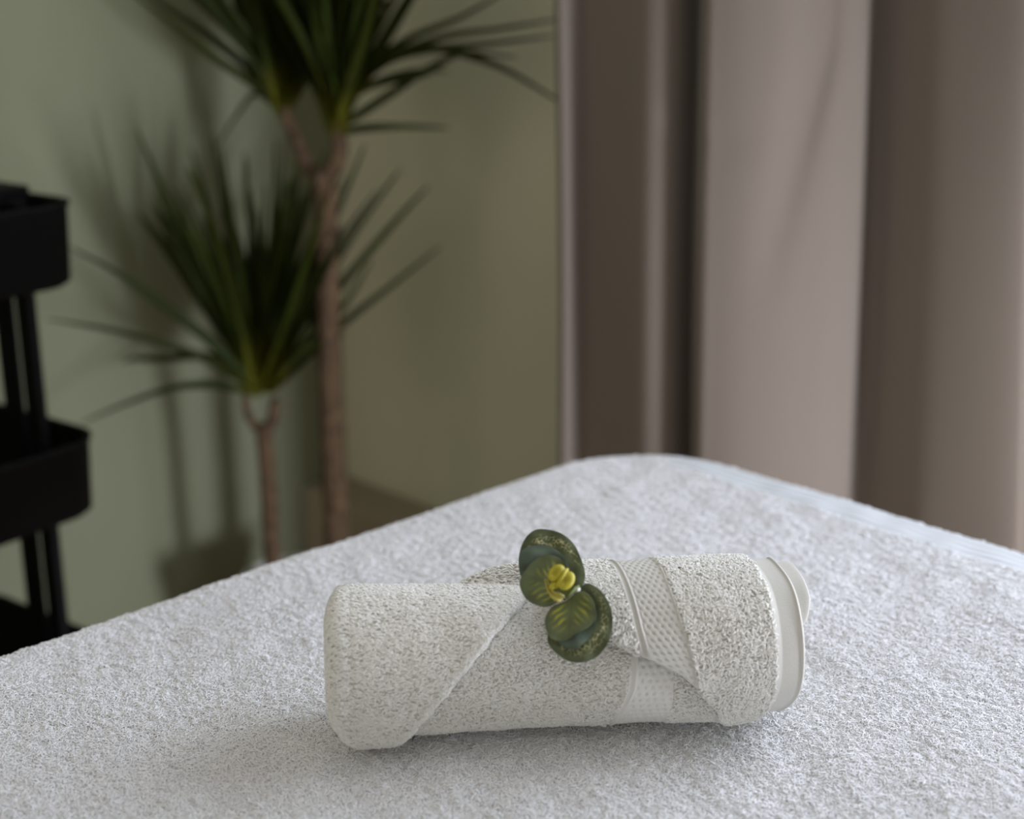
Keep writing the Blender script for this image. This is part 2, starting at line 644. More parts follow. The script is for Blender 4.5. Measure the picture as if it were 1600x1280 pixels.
# -- the roll itself, seen between the two folded corners
NS = 440
SS = np.linspace(.0, .24, NS)
S2, P2 = np.meshgrid(SS, PH, indexing='ij')
Rb = .0438 + sag(S2, P2)
Rb = Rb - .0030 * np.clip((.155 - S2) / .03, 0, 1)
hump = np.clip(1 - ((S2 - .118) / .055) ** 2, 0, 1) ** .8 * np.clip((P2 - 78) / 26, 0, 1) * np.clip((205 - P2) / 50, 0, 1)
bandA = .1575 + (.1597 - .1575) * np.clip((P2 - 4.6) / 26, -1, 1.5) - .004 * np.clip((-P2) / 25, 0, 2)
bandB = np.full_like(S2, .186)
inb = (S2 > bandA) & (S2 < bandB)
for off in (0, .0042):
    Rb = Rb + .0011 * np.exp(-((S2 - bandA - off) / .0008) ** 2)
tt = (S2 - bandA - .006) / .0048
arc = P2 * math.pi / 180 * .0438 / .0046
cell = ((np.cos(2 * math.pi * (tt + .5 * (np.floor(arc + .5) % 2))) + 1) / 2) ** 2 * ((np.cos(2 * math.pi * arc) + 1) / 2) ** 2
Rb = Rb - .0012 * np.where(inb & (S2 > bandA + .006), cell, 0)
mid_low = .003 * np.exp(-((S2 - .175) / .03) ** 2) * np.exp(-((P2 + 75) / 30) ** 2)
Rb = Rb + .0009 * inb
P = cross(S2, P2, Rb - mid_low, .0482)
body = mesh_q('roll_body', P.reshape(-1, 3), grid_quads(NS, NPH, True)[:, ::-1], M_TOWEL, towel)
mask = ~inb & (S2 > .01) & (S2 > soft_knots(P2, L_EDGE) - .012) & (S2 < soft_knots(P2, R_EDGE) + .012) & (P2 < 130) & (P2 > -80)
towel_pile(P, mask, parent=body, l=.0028, spread=.9)

# -- the layer tucked in behind, standing a little above the roll
nt_ = 70
ts = np.linspace(0, 1, nt_)
S3, P3 = np.meshgrid(.052 + ts * .125, np.linspace(88, 215, 120), indexing='ij')
k = (S3 - .114) / .0625
bulge = np.clip(1 - k ** 2, 0, 1) ** .55 * np.clip((P3 - 90) / 20, 0, 1) ** 1.2 * np.clip((215 - P3) / 85, 0, 1) ** .8
R3 = .0385 + .0225 * bulge + .0005 * np.sin(P3 * .9) * bulge
P = cross(S3, P3, R3, .0482)
fold = mesh_q('tucked_fold', P.reshape(-1, 3), grid_quads(nt_, 120)[:, ::-1], M_WEAVE, towel)
X, N = scatter(np.concatenate([P], 1), np.ones(P.shape[:2], bool), .0017)
ok = np.linalg.norm(N, axis=1) > .5
X, N = X[ok], N[ok]
sgn = np.sign(np.sum(N * (X - (O0 + UP * .046 + E1 * ((X - O0) @ E1)[:, None])), 1))
N = N * sgn[:, None]
keep = (np.sum((X - (O0 + UP * .0482)) * UP, 1) > .0)
X, N = X[keep], N[keep]
n = len(X)
T = rand_tangent(N, np.tile(E1, (n, 1)), .5)
V, Q = loops(X, N, T, .0016 * rng.uniform(.6, 1.3, n), .003 * rng.uniform(.7, 1.3, n), .0005 * rng.uniform(.85, 1.2, n), .0005)
mesh_q('terry_pile', V, Q, M_TPILE, fold, kind='stuff')

# -- folded corner closing the left end
RL = .0498
edge = soft_knots(PH, L_EDGE) + .0008 * np.sin(PH * .11) + .0005 * np.sin(PH * .37)
us, rs, mk = [], [], []
cap = 11
for i in range(10):                          # flat end face, slightly hollow
    us.append(('e', S_L + .004 - .004 * (i / 9.0) ** 2))
    rs.append(RL * (.04 + .72 * i / 9.0))
rc_ = RL * .24
for i in range(1, 9):                        # rounded rim
    g = i / 8 * math.pi / 2
    us.append(('e', S_L + rc_ * .8 * (1 - math.cos(g))))
    rs.append(RL * .76 + rc_ * math.sin(g))
n_cap = len(us)
n_mid = 120
rows = []
for kind_, sv in us:
    rows.append(np.full(NPH, sv))
s0 = us[-1][1]
for i in range(1, n_mid + 1):
    rows.append(s0 + (np.maximum(edge, s0 + .006) - s0) * i / n_mid)
Srow = np.array(rows)
Rrow = np.array([np.full(NPH, r) for r in rs] + [np.full(NPH, RL)] * n_mid)
# lip of the folded edge: rounds over and tucks down onto the roll
lipS, lipR = [], []
t_l = .0028
for g in np.linspace(0, math.pi, 9)[1:]:
    lipS.append(Srow[n_cap + n_mid - 1] + t_l * math.sin(g))
    lipR.append(np.full(NPH, RL - t_l * (1 - math.cos(g))))
Srow = np.concatenate([Srow, np.array(lipS)])
Rrow = np.concatenate([Rrow, np.array(lipR)])
P2b = np.tile(PH, (len(Srow), 1))
low = np.clip((-8 - P2b) / 45, 0, 1) ** 1.5 + .35 * np.clip((P2b - 75) / 40, 0, 1) * (P2b < 200)
Srow = Srow + .011 * low * np.exp(-np.clip((Srow - S_L) / .02, 0, 9))
scale_in = np.clip((Rrow / RL), 0, 1)
crease = .0004 * np.exp(-((Srow - (S_L + .0145)) / .0016) ** 2) * (P2b > -60) * (P2b < 90)
wr = sag(Srow + .5, P2b) * 1.3 * scale_in
P = cross(Srow, P2b, Rrow + wr - crease - .0045 * np.clip(Srow / .1, 0, 1) * scale_in, RL)
fl = mesh_q('folded_corner', P.reshape(-1, 3), grid_quads(len(Srow), NPH, True)[:, ::-1], M_TOWEL, towel)
fl['label'] = 'plain corner wrapped over the closed end of the roll'
mask = np.ones(P.shape[:2], bool)
mask &= (P2b < 135) & (P2b > -85)
mask[-1:] = False
towel_pile(P, mask, parent=fl, h=.0011, l=.0033, spread=.55)
mask[:n_cap + n_mid - 5] = False
towel_pile(P, mask, parent=fl, h=.0012, l=.0026, spread=1.2, dens=.0008)

# -- folded corner at the open end, with the dobby border and the flat hem
RR = .0545
HEMW = .0185
n_mid = 300
edge = soft_knots(PH, R_EDGE) + .0006 * np.sin(PH * .17)
endS = S_R - .0035 * np.exp(-((PH - 100) / 28) ** 2) - .004 * np.exp(-((PH + 60) / 35) ** 2)
t_l = .0026
rows, rad = [], []
for g in np.linspace(math.pi, 0, 9)[:-1]:
    rows.append(edge - t_l * math.sin(g))
    rad.append(np.full(NPH, RR - t_l * (1 - math.cos(g))))
n_lip = len(rows)
for i in range(n_mid + 1):
    rows.append(edge + (endS - edge) * i / n_mid)
    rad.append(np.full(NPH, RR))
Srow, Rrow = np.array(rows), np.array(rad)
P2b = np.tile(PH, (len(Srow), 1))
ln_a, ln_b = soft_knots(PH, A_LINE)[None], soft_knots(PH, B_LINE)[None]
R2 = Rrow + sag(Srow + .9, P2b)
dist_end = endS[None] - Srow
hem = dist_end < HEMW
R2 = R2 - .0016 * np.clip((HEMW - dist_end) / .004, 0, 1) * (Rrow == RR)
# the roll slims towards its open end, more so below
tap = np.clip((Srow - .2) / (S_R - .2), 0, 1) ** 2
R2 = R2 - tap * (.0025 + .006 * np.exp(-((P2b + 55) / 35) ** 2))
# hem seam
R2 = R2 + .0012 * np.exp(-((dist_end - .0012) / .0009) ** 2)
in_band = (Srow > ln_a) & (Srow < ln_b)
for off in (0.0, .0042):
    R2 = R2 + .0012 * np.exp(-((Srow - ln_a - off) / .0009) ** 2)
R2 = R2 + .0011 * np.exp(-((Srow - ln_b) / .0009) ** 2)
wv = np.maximum(ln_b - ln_a, .01)
tt = (Srow - ln_a - .0062) / .0044
arc = P2b * math.pi / 180 * RR / .0040
cell = ((np.cos(2 * math.pi * (tt + .5 * (np.floor(arc + .5) % 2))) + 1) / 2) ** 2.5 * ((np.cos(2 * math.pi * arc) + 1) / 2) ** 2
dots = in_band & (Srow > ln_a + .006) & (Srow < ln_b - .001)
R2 = R2 - .0011 * np.where(dots, cell, 0) + .0004 * dots
P = cross(Srow, P2b, R2, RR)
fr = mesh_q('folded_corner', P.reshape(-1, 3), grid_quads(len(Srow), NPH, True)[:, ::-1], M_WEAVE, towel)
fr['label'] = 'corner with a dotted woven border and flat hem at the open end'
mask = ~((Srow > ln_a - .0006) & (Srow < ln_b + .0012)) & ~hem & (P2b < 135) & (P2b > -85)
mask[:3] = False
towel_pile(P, mask, parent=fr, dens=.00115, h=.0011, l=.0031, spread=1.5, rr=.0005)
# inside of the open end: the hem turns in and the inner layers show
rows, rad = [], []
for sv, rv in ((0, RR - .0005), (.0006, RR - .0016), (0, RR - .003), (-.012, RR - .0036), (-.03, RR - .005), (-.031, RR * .5), (-.031, RR * .04)):
    rows.append(endS + sv)
    rad.append(np.full(NPH, rv))
Srow, Rrow = np.array(rows), np.array(rad)
P2b = np.tile(PH, (len(Srow), 1))
tp = (.0025 + .006 * np.exp(-((P2b + 55) / 35) ** 2)) * (Rrow / RR)
P = cross(Srow, P2b, Rrow - tp - .0012, RR)
mesh_q('turned_hem', P.reshape(-1, 3), grid_quads(len(Srow), NPH, True)[:, ::-1], M_WEAVE, towel)
# inner layer peeping out beyond the hem
php = np.linspace(36, 150, 90)
ed = np.clip((php - 36) / 20, 0, 1) ** .5 * np.clip((150 - php) / 20, 0, 1) ** .5
rows, rad = [], []
for i in range(14):
    rows.append(S_R - .028 + (.028 + .0080 * ed) * i / 13)
    rad.append(np.full(90, RR - .0062))
for g in np.linspace(0, math.pi, 6)[1:]:
    rows.append(S_R + .0080 * ed + .001 * math.sin(g))
    rad.append(np.full(90, RR - .0062 - .001 * (1 - math.cos(g))))
for i in range(6):
    rows.append(S_R + .0080 * ed - (.028 + .0080 * ed) * (i + 1) / 6)
    rad.append(np.full(90, RR - .0082))
Srow, Rrow = np.array(rows), np.array(rad)
P2b = np.tile(php, (len(Srow), 1))
P = cross(Srow, P2b, Rrow + .0006 * np.sin(P2b * .12), RR)
mesh_q('inner_layer', P.reshape(-1, 3), grid_quads(len(Srow), 90)[:, ::-1], M_WEAVE, towel)

# ------------------------------------------------------------------ artificial orchid
ph0 = math.radians(51.5)
F0 = O0 + E1 * .1205 + E2 * (-(.0545 + .0135) * math.cos(ph0)) + UP * (.0545 + (.0545 + .0135) * math.sin(ph0))
nf = np.array([-.04, -math.cos(math.radians(40)), math.sin(math.radians(40))])
nf /= np.linalg.norm(nf)
fx = np.cross(UP, nf)
fx /= np.linalg.norm(fx)
fy = np.cross(nf, fx)
UNIT = .0000768
FOX, FOY = 565.0, 690.0                       # local origin in outline units
flower = thing('artificial_orchid', 'dark green artificial orchid bloom with a yellow centre, resting on the rolled towel', 'flower', tuple(F0))


def loc2(pts):
    p = np.asarray(pts, float)
    return np.c_[(p[:, 0] - FOX) * UNIT, (FOY - p[:, 1]) * UNIT * .97]


def closed_spline(p, n):
    p = np.asarray(p, float)
    m = len(p)
    out = []
    per = n / m
    for i in range(n):
        t = i / per
        k_, u = int(t) % m, t - int(t)
        a, b, c, d = p[k_ - 1], p[k_], p[(k_ + 1) % m], p[(k_ + 2) % m]
        out.append(.5 * ((2 * b) + (-a + c) * u + (2 * a - 5 * b + 4 * c - d) * u ** 2 + (-a + 3 * b - 3 * c + d) * u ** 3))
    return np.array(out)


DARK = np.array([.098, .115, .060])
MOSS = np.array([.118, .134, .045])
GOLD = np.array([.80, .74, .42])
LIME = np.array([.30, .29, .040])
TEAL = np.array([.100, .128, .090])


def petal(name, pts, root, z0, dz, style, thick=.0007, seed=0):
    """one petal: outline, root point it grows from, base height and cup; pigment per vertex"""
    nO, nR = 420, 130
    o_ = closed_spline(loc2(pts), nO)
    rt = loc2([root])[0]
    rho = np.linspace(0.02, 1, nR)
    XY = rt + rho[:, None, None] * (o_ - rt)[None]
    far = np.linalg.norm(XY - rt, axis=2)
    farm = far.max()
    q = far / farm
    Rm = np.tile(rho[:, None], (1, nO))
    z = z0 + dz * q ** 1.5 - .0010 * Rm ** 5 * q + .0006 * smooth_noise(XY[..., 0], XY[..., 1], 40 + seed, .02)
    Pt = F0 + XY[..., :1] * fx + XY[..., 1:] * fy + z[..., None] * nf
    x, y = XY[..., 0], XY[..., 1]
    ctr = o_.mean(0)
    ax = (ctr - rt) / np.linalg.norm(ctr - rt)
    u = (x - rt[0]) * ax[0] + (y - rt[1]) * ax[1]
    v = -(x - rt[0]) * ax[1] + (y - rt[1]) * ax[0]
    col = np.tile(DARK, (nR, nO, 1)).reshape(nR, nO, 3) * (1 + .12 * smooth_noise(x, y, 60 + seed, .012))[..., None]

    def mix(c, m):
        return col * (1 - m[..., None]) + c * m[..., None]
    if style == 'mottle':
        band = np.exp(-((Rm - .78) / .11) ** 2) * np.clip((q - .25) / .2, 0, 1)
        col = mix(MOSS, np.clip(band * .45, 0, 1))
        # fine gold crackle lines: cell borders of a random point set
        g = np.random.default_rng(90 + seed)
        lo, hi = o_.min(0), o_.max(0)
        pts_ = g.uniform(lo, hi, (int(np.prod(hi - lo) / .0023 ** 2), 2))
        X = XY.reshape(-1, 2)
        d1 = np.full(len(X), 1e9)
        d2 = d1.copy()
        for pp in pts_:
            dd = np.hypot(X[:, 0] - pp[0], X[:, 1] - pp[1])
            d2 = np.minimum(d2, np.maximum(d1, dd))
            d1 = np.minimum(d1, dd)
        ln = np.clip(1 - (d2 - d1) / .00042, 0, 1).reshape(nR, nO)
        ln *= np.clip(.75 + .5 * smooth_noise(x, y, 70 + seed, .006), 0, 1)
        ring = np.exp(-((Rm - .8) / .095) ** 4) * np.clip((q - .3) / .2, 0, 1)
        col = mix(GOLD, np.clip(ln * ring * .85, 0, 1))
    elif style == 'plain':
        col = np.tile(TEAL, (nR, nO, 1)) * (1 + .12 * smooth_noise(x, y, 60 + seed, .012))[..., None]
    elif style == 'stripe':
        col = mix(MOSS, np.clip(1.2 - Rm, 0, .8))
        st = np.sin((u - .9 * np.abs(v)) * 2 * math.pi / .0048 + .7 * smooth_noise(x, y, 80 + seed, .012))
        m_ = np.clip((st - .05) * 2.0, 0, 1) * np.clip((np.abs(v) / (farm * .38) - .12) * 3, 0, 1) * np.clip((.86 - Rm) * 4.5, 0, 1) * np.clip(q * 4 - .5, 0, 1)
        m_ *= np.clip(.9 + .35 * smooth_noise(x, y, 85 + seed, .01), .1, 1)
        col = mix(LIME, np.clip(m_, 0, 1))
        col = mix(DARK * .7, np.clip(1 - np.abs(v) / .0004, 0, 1) * .6)
    lo_ = Pt.reshape(-1, 3)
    back = (Pt - thick * nf).reshape(-1, 3)
    nV = len(lo_)
    Q1 = grid_quads(nR, nO, True)
    Q2 = Q1[:, ::-1] + nV
    rim = np.arange(nO)
    e0 = (nR - 1) * nO
    Q3 = np.stack([e0 + rim, e0 + rim + nV, e0 + (rim + 1) % nO + nV, e0 + (rim + 1) % nO], -1)
    V = np.concatenate([lo_, back])
    q0 = Q1[len(Q1) // 2]
    if np.dot(np.cross(V[q0[1]] - V[q0[0]], V[q0[3]] - V[q0[0]]), nf) < 0:
        Q1, Q2, Q3 = Q1[:, ::-1], Q2[:, ::-1], Q3[:, ::-1]
    pg = np.concatenate([col.reshape(-1, 3)] * 2)
    return mesh_q(name, V, np.concatenate([Q1, Q2, Q3]), M_PETAL, flower, pigment=np.clip(pg, 0, 1))


M_PETAL = attr_mat('petal_cloth', .7, .2)
p = petal('petal', [(345, 105), (440, 115), (530, 160), (600, 230), (650, 330), (685, 440), (685, 510), (660, 570), (590, 610), (480, 600), (350, 570), (250, 550), (188, 500), (166, 420), (166, 330), (188, 230), (230, 160), (285, 115)],
          (560, 600), .001, .004, 'mottle', seed=1)
p['label'] = 'large rear petal with a gold crackle band, upper of the two'
p = petal('petal', [(350, 245), (440, 270), (520, 340), (565, 430), (590, 510), (580, 590), (500, 610), (380, 600), (270, 580), (195, 530), (168, 440), (170, 340), (205, 295), (270, 260)],
          (560, 600), .0035, .004, 'plain', seed=2)
p['label'] = 'plain blue-green petal'
p = petal('petal', [(400, 342), (480, 358), (540, 420), (575, 490), (590, 580), (560, 650), (500, 705), (440, 755), (370, 772), (300, 752), (230, 705), (192, 640), (182, 570), (212, 500), (265, 420), (325, 365)],
          (560, 610), .006, .005, 'stripe', seed=3)
p['label'] = 'front petal with lime stripes, left of the yellow centre'
p = petal('petal', [(715, 548), (790, 583), (850, 655), (890, 750), (907, 850), (897, 950), (862, 1050), (800, 1130), (720, 1182), (640, 1197), (560, 1182), (480, 1130), (430, 1075), (405, 1010), (430, 900), (520, 760), (620, 640), (665, 568)],
          (600, 690), .0005, .0035, 'mottle', seed=4)
p['label'] = 'large rear petal with a gold crackle band, lower of the two'
p = petal('petal', [(640, 640), (720, 680), (775, 770), (780, 850), (765, 920), (735, 990), (680, 1055), (620, 1097), (555, 1090), (490, 1045), (450, 980), (440, 880), (500, 760), (570, 680)],
          (595, 690), .003, .0035, 'plain', seed=5)
p['label'] = 'dark plain petal'
p = petal('petal', [(680, 632), (735, 672), (770, 745), (770, 830), (740, 905), (685, 950), (625, 980), (575, 1022), (505, 1042), (435, 1025), (395, 960), (384, 885), (402, 820), (450, 755), (530, 720), (580, 680), (625, 640)],
          (590, 690), .0055, .005, 'stripe', seed=6)
p['label'] = 'front petal with lime stripes, below the yellow centre'

M_YEL = mat('yellow_wax', (.46, .40, .03), .45, .4, noise=(300, .12))
M_PALE = mat('pale_yellow_wax', (.44, .38, .08), .5, .4, noise=(300, .1))
M_LIMEG = mat('lime_stem', (.12, .15, .025), .5, .4)


def fpt(x, y, z):
    q = loc2([(x, y)])[0]
    return F0 + fx * q[0] + fy * q[1] + nf * z


def blob(name, c, rx, ry, rz, rot, z, m, dent=0.0, parent=None):
    """rounded lobe with a hollow in its face"""
    nu, nv = 24, 32
    th = np.linspace(.02, math.pi - .02, nu)
    g = np.linspace(0, 2 * math.pi, nv, endpoint=False)
    TH, G = np.meshgrid(th, g, indexing='ij')
    X = np.sin(TH) * np.cos(G)
    Y = np.sin(TH) * np.sin(G)
    Zz = np.cos(TH)
    Zz = Zz - dent * np.exp(-((X + .15) ** 2 + (Y - .1) ** 2) / .16) * (Zz > 0)
    ca, sa = math.cos(rot), math.sin(rot)
    x = (X * ca * rx - Y * sa * ry)
    y = (X * sa * rx + Y * ca * ry)
    P_ = fpt(c[0], c[1], z)[None, None] + x[..., None] * fx + y[..., None] * fy + (Zz * rz)[..., None] * nf
    return mesh_q(name, P_.reshape(-1, 3), grid_quads(nu, nv, True), m, parent or flower)


lip = blob('lip', (468, 520), 78 * UNIT, 58 * UNIT, .0040, .9, .0150, M_YEL, .75)
lip['label'] = 'yellow centre'
blob('lobe', (545, 583), 80 * UNIT, 60 * UNIT, .0035, 1.0, .0160, M_YEL, .7, lip)
V, Q = tube([fpt(550, 490, .0165), fpt(520, 550, .0188), fpt(490, 600, .0178), fpt(468, 640, .0150)], [.0010, .0012, .0012, .0008])
mesh_q('column', V, Q, M_YEL, lip)
V, Q = tube([fpt(490, 600, .0150), fpt(440, 620, .0145), fpt(410, 645, .0135)], [.0012, .0022, .0010])
mesh_q('throat', V, Q, M_YEL, lip)
# thin crescent lip below
cr = [(383, 565), (392, 610), (408, 660), (430, 705), (462, 735), (498, 748)]
ci = [(387, 565), (402, 610), (424, 655), (455, 682), (495, 684), (528, 706)]
n_c = len(cr)
rowsP = []
for t in np.linspace(0, 1, 7):
    for a, b in zip(cr, ci):
        x, y = a[0] + (b[0] - a[0]) * t, a[1] + (b[1] - a[1]) * t
        rowsP.append(fpt(x, y, .0148 - .0016 * math.sin(t * math.pi)))
mesh_f('lower_lip', np.array(rowsP), [tuple(q) for q in grid_quads(7, n_c)], M_PALE, flower, solid=.0008)
V, Q = tube([fpt(640, 585, .0055), fpt(605, 625, .0085), fpt(570, 665, .0105), fpt(545, 700, .0085)], [.0008, .0011, .0011, .0008])
mesh_q('calyx', V, Q, M_LIMEG, flower)
V, Q = tube([fpt(628, 600, .004), fpt(612, 640, .0), fpt(600, 665, -.006), fpt(600, 675, -.013)], [.0022, .0018, .0014, .0014])
mesh_q('stem', V, Q, mat('white_stem', (.7, .7, .66), .5, .4), flower)

# ------------------------------------------------------------------ curtain
MN = -DU                                      # from the room towards the curtain wall


def on_wall(px, d, py=400):
    """where along the curtain wall a sight line at px meets the plane d in front of it"""
    r = ray(px, py)
    t = np.dot(KR - MN * d - CAM, MN) / np.dot(r, MN)
    X = CAM + r * t
    return np.dot(X - KR, DV)


prof = [  # sight line, distance in front of the wall, flare towards the floor
    (866, .205, .016), (872, .226, .016), (884, .214, .016), (897, .190, .016), (912, .184, .016), (945, .192, .016), (985, .208, .016),
    (1008, .212, .016), (1030, .204, .017), (1052, .184, .017), (1068, .160, .017), (1079, .142, .017), (1084, .150, .017), (1086, .195, .017), (1093, .214, .017),
    (1115, .210, .017), (1160, .194, .018), (1220, .164, .018), (1280, .124, .02), (1318, .090, .02), (1332, .075, .022), (1336, .065, .024),
    (1336, .036, .026), (1342, .016, .028), (1370, .021, .03), (1410, .041, .036), (1440, .055, .04), (1490, .061, .046), (1550, .064, .052), (1582, .062, .058), (1594, .056, .06),
    (1620, .048, .06), (1670, .030, .06), (1700, .026, .06), (1720, .040, .06), (1750, .05, .06)]
cp_ = np.array([(on_wall(px, d), d, fl_) for px, d, fl_ in prof])


def open_spline(p, per):
    p = np.asarray(p, float)
    out = []
    for i in range(len(p) - 1):
        a, b, c, d = p[max(i - 1, 0)], p[i], p[i + 1], p[min(i + 2, len(p) - 1)]
        for u in np.linspace(0, 1, per, endpoint=False):
            out.append(.5 * ((2 * b) + (-a + c) * u + (2 * a - 5 * b + 4 * c - d) * u ** 2 + (-a + 3 * b - 3 * c + d) * u ** 3))
    out.append(p[-1])
    return np.array(out)


cs = open_spline(cp_, 12)
zs = np.linspace(.04, 2.45, 110)
z_ref = 1.13 - .11 * 2.0
Vc = []
v_d0, v_d1 = on_wall(1245, .155), on_wall(1205, .17)
for z in zs:
    k_ = np.clip((1.20 - z) / .68, -1.2, 1.4)
    v = cs[:, 0] + cs[:, 2] * (k_ - .37)
    d = cs[:, 1] + .004 * math.sin(z * 5 + 1) * np.sin(cs[:, 0] * 18)
    # a soft dent running down the broad fold
    vd = v_d0 + (v_d1 - v_d0) * np.clip((1.05 - z) / .3, 0, 1)
    wd = .017
    dent = .020 * np.exp(-((v - vd) / wd) ** 2) * np.clip((z - .72) / .3, 0, 1) * (cs[:, 1] > .08)
    v_k = on_wall(1140, .19)
    crz = .004 * np.exp(-((z - .925 - (v - v_k) * .25) / .012) ** 2) * np.exp(-((v - v_k) / .05) ** 2)
    d = np.clip(d - dent - crz, .015, None)
    Vc.append(KR + v[:, None] * DV - d[:, None] * MN + UP * z)
V = np.concatenate(Vc)
curt = mesh_q('curtain', V, grid_quads(len(zs), len(cs)), M_CURT)
md = curt.modifiers.new('thickness', 'SOLIDIFY')
md.thickness = .0012
curt['label'] = 'taupe floor-length curtain hanging in deep folds before the far wall'
curt['category'] = 'curtain'
# curtain rail above
rod = thing('curtain_rod', 'white curtain rod above the taupe curtain', 'curtain rod', tuple(KR + DV * 1.6 - MN * .10 + UP * 2.47))
V, Q = tube([KR + DV * a - MN * .10 + UP * 2.47 for a in (.55, 1.5, 2.4, 3.2)], [.012] * 4)
mesh_q('rail', V, Q, M_WHITE, rod)
for a in (.62, 1.9, 3.1):
    V, F = obox(KR + DV * a - MN * .05 + UP * 2.47, DV, MN, UP, .02, .1, .02)
    mesh_f('bracket', V, F, M_WHITE, rod, smooth=False)

# ------------------------------------------------------------------ dracaena
PD = 2.24
pc = at(465, 868, PD)
PZ = .135                                     # rim height of the pot
pot_c = np.array([pc[0], pc[1], 0])
plant = thing('potted_dracaena', 'tall dracaena with two bare trunks and spiky leaves in the room corner', 'potted plant', tuple(pot_c))


def lathe(prof_, c, n=48):
    th = np.linspace(0, 2 * math.pi, n, endpoint=False)
    V_ = []
    for r, z in prof_:
        V_.append(np.c_[c[0] + r * np.cos(th), c[1] + r * np.sin(th), np.full(n, c[2] + z)])
    return np.concatenate(V_), grid_quads(len(prof_), n, True)


V, Q = lathe([(.002, 0), (.07, 0), (.078, .006), (.098, PZ - .02), (.102, PZ - .004), (.1, PZ), (.094, PZ), (.091, PZ - .012), (.088, PZ - .05), (.002, PZ - .05)], pot_c)
mesh_q('pot', V, Q[:, ::-1], M_POT, plant)
V, Q = lathe([(.0885, PZ - .035), (.06, PZ - .022), (.03, PZ - .025), (.001, PZ - .02)], pot_c)
mesh_q('soil', V, Q[:, ::-1], M_SOIL, plant)


def pxpath(pts, d0, d1=None):
    d1 = d0 if d1 is None else d1
    n_ = len(pts)
    P_ = np.array([at(x, y, d0 + (d1 - d0) * i / max(1, n_ - 1)) for i, (x, y) in enumerate(pts)])
    return open_spline(P_, 10)


def trunk(pts, w0, w1, d0, d1=None, wob=.08):
    P_ = pxpath(pts, d0, d1)
    n_ = len(P_)
    i = np.arange(n_)
    R_ = np.linspace(w0, w1, n_) * (1 + wob * np.sin(i * 2.4) * .6 + wob * np.sin(i * .9) * .5)
    return tube(P_, list(R_), 14)


st_ = trunk([(527, 905), (526, 830), (520, 700), (515, 560), (511, 430), (509, 300), (508, 275)], .0212, .0190, PD, PD)
s1 = mesh_q('stem', *st_, M_BARK, plant)
mesh_q('stub', *trunk([(500, 285), (497, 274), (494, 266)], .012, .009, PD - .012, PD - .02), M_BARK, s1)
s1['label'] = 'taller trunk, forked at its top'
mesh_q('branch', *trunk([(505, 282), (484, 262), (466, 225), (452, 190), (445, 165)], .013, .0085, PD, PD + .03), M_BARK, s1)
mesh_q('branch', *trunk([(511, 282), (524, 258), (531, 235), (527, 205), (524, 180)], .015, .012, PD, PD - .03), M_BARK, s1)
st_ = trunk([(430, 915), (424, 850), (421, 780), (417, 720), (413, 682), (412, 665)], .0148, .0140, PD - .02, PD - .03)
s2 = mesh_q('stem', *st_, M_BARK, plant)
s2['label'] = 'shorter trunk'
mesh_q('branch', *trunk([(412, 678), (396, 662), (386, 642), (384, 615)], .0085, .006, PD - .03, PD - .02), M_BARK, s2)
mesh_q('branch', *trunk([(413, 678), (426, 655), (430, 625)], .0115, .009, PD - .03, PD - .04), M_BARK, s2)

M_LEAF = bpy.data.materials.new('dracaena_leaf')
M_LEAF.use_nodes = True
_nt = M_LEAF.node_tree
_b = _nt.nodes['Principled BSDF']
_a = _nt.nodes.new('ShaderNodeAttribute')
_a.attribute_name = 'pigment'
_nt.links.new(_a.outputs['Color'], _b.inputs['Base Color'])
_b.inputs['Roughness'].default_value = .5
_b.inputs['Specular IOR Level'].default_value = .12


def leaf(pts, d0, d1, wid, col, twist=0.0):
    """a strap leaf along sight-line points, from its base to its tip"""
    n_ = len(pts)
    q = []
    for i, (x, y) in enumerate(pts):
        t = i / (n_ - 1)
        q.append(at(x, y, d0 + (d1 - d0) * t))
    P_ = open_spline(np.array(q), 6)
    # keep clear of the two walls
    for i in range(len(P_)):
        dl = np.dot(P_[i] - KR, DV)
        if dl < .03:
            P_[i] = P_[i] + DV * (.03 - dl)
        db = np.dot(P_[i] - KR, DU)
        if db < .03:
            P_[i] = P_[i] + DU * (.03 - db)
    m_ = len(P_)
    T_ = np.gradient(P_, axis=0)
    T_ /= np.linalg.norm(T_, axis=1)[:, None] + 1e-9
    face = np.array([math.sin(twist) * .8, -.75, .5 + .3 * math.cos(twist)])
    S_ = np.cross(T_, face)
    S_ /= np.linalg.norm(S_, axis=1)[:, None] + 1e-9
    Nn = np.cross(S_, T_)
    t = np.linspace(0, 1, m_)
    wd = wid * np.clip(.62 + 2.2 * t, 0, 1) * np.clip((1 - t) / .55, 0, 1) ** .7 + .0006
    rowsL = []
    for sgn_, up_ in ((-1, .18), (-.5, .0), (0, -.10), (.5, .0), (1, .18)):
        rowsL.append(P_ + S_ * (sgn_ * wd)[:, None] / 2 + Nn * (up_ * wd)[:, None])
    top = np.stack(rowsL, 1)
    bot = top - Nn[:, None] * .0007
    V_ = np.concatenate([top.reshape(-1, 3), bot.reshape(-1, 3)])
    Q1 = grid_quads(m_, 5)
    k_ = m_ * 5
    e1 = np.stack([np.arange(m_ - 1) * 5, np.arange(1, m_) * 5, np.arange(1, m_) * 5 + k_, np.arange(m_ - 1) * 5 + k_], -1)
    e2 = e1[:, ::-1] + np.array([4, 4, 4, 4])
    Q_ = np.concatenate([Q1[:, ::-1], Q1 + k_, e1, e2])
    base_y = np.array([.14, .135, .012])
    f_ = np.clip(1 - t * 4, 0, 1)[:, None]
    cc = np.array(col) * (1 - f_) + base_y * f_
    cc = np.repeat(cc, 5, 0)
    return V_, Q_, np.concatenate([cc, cc])


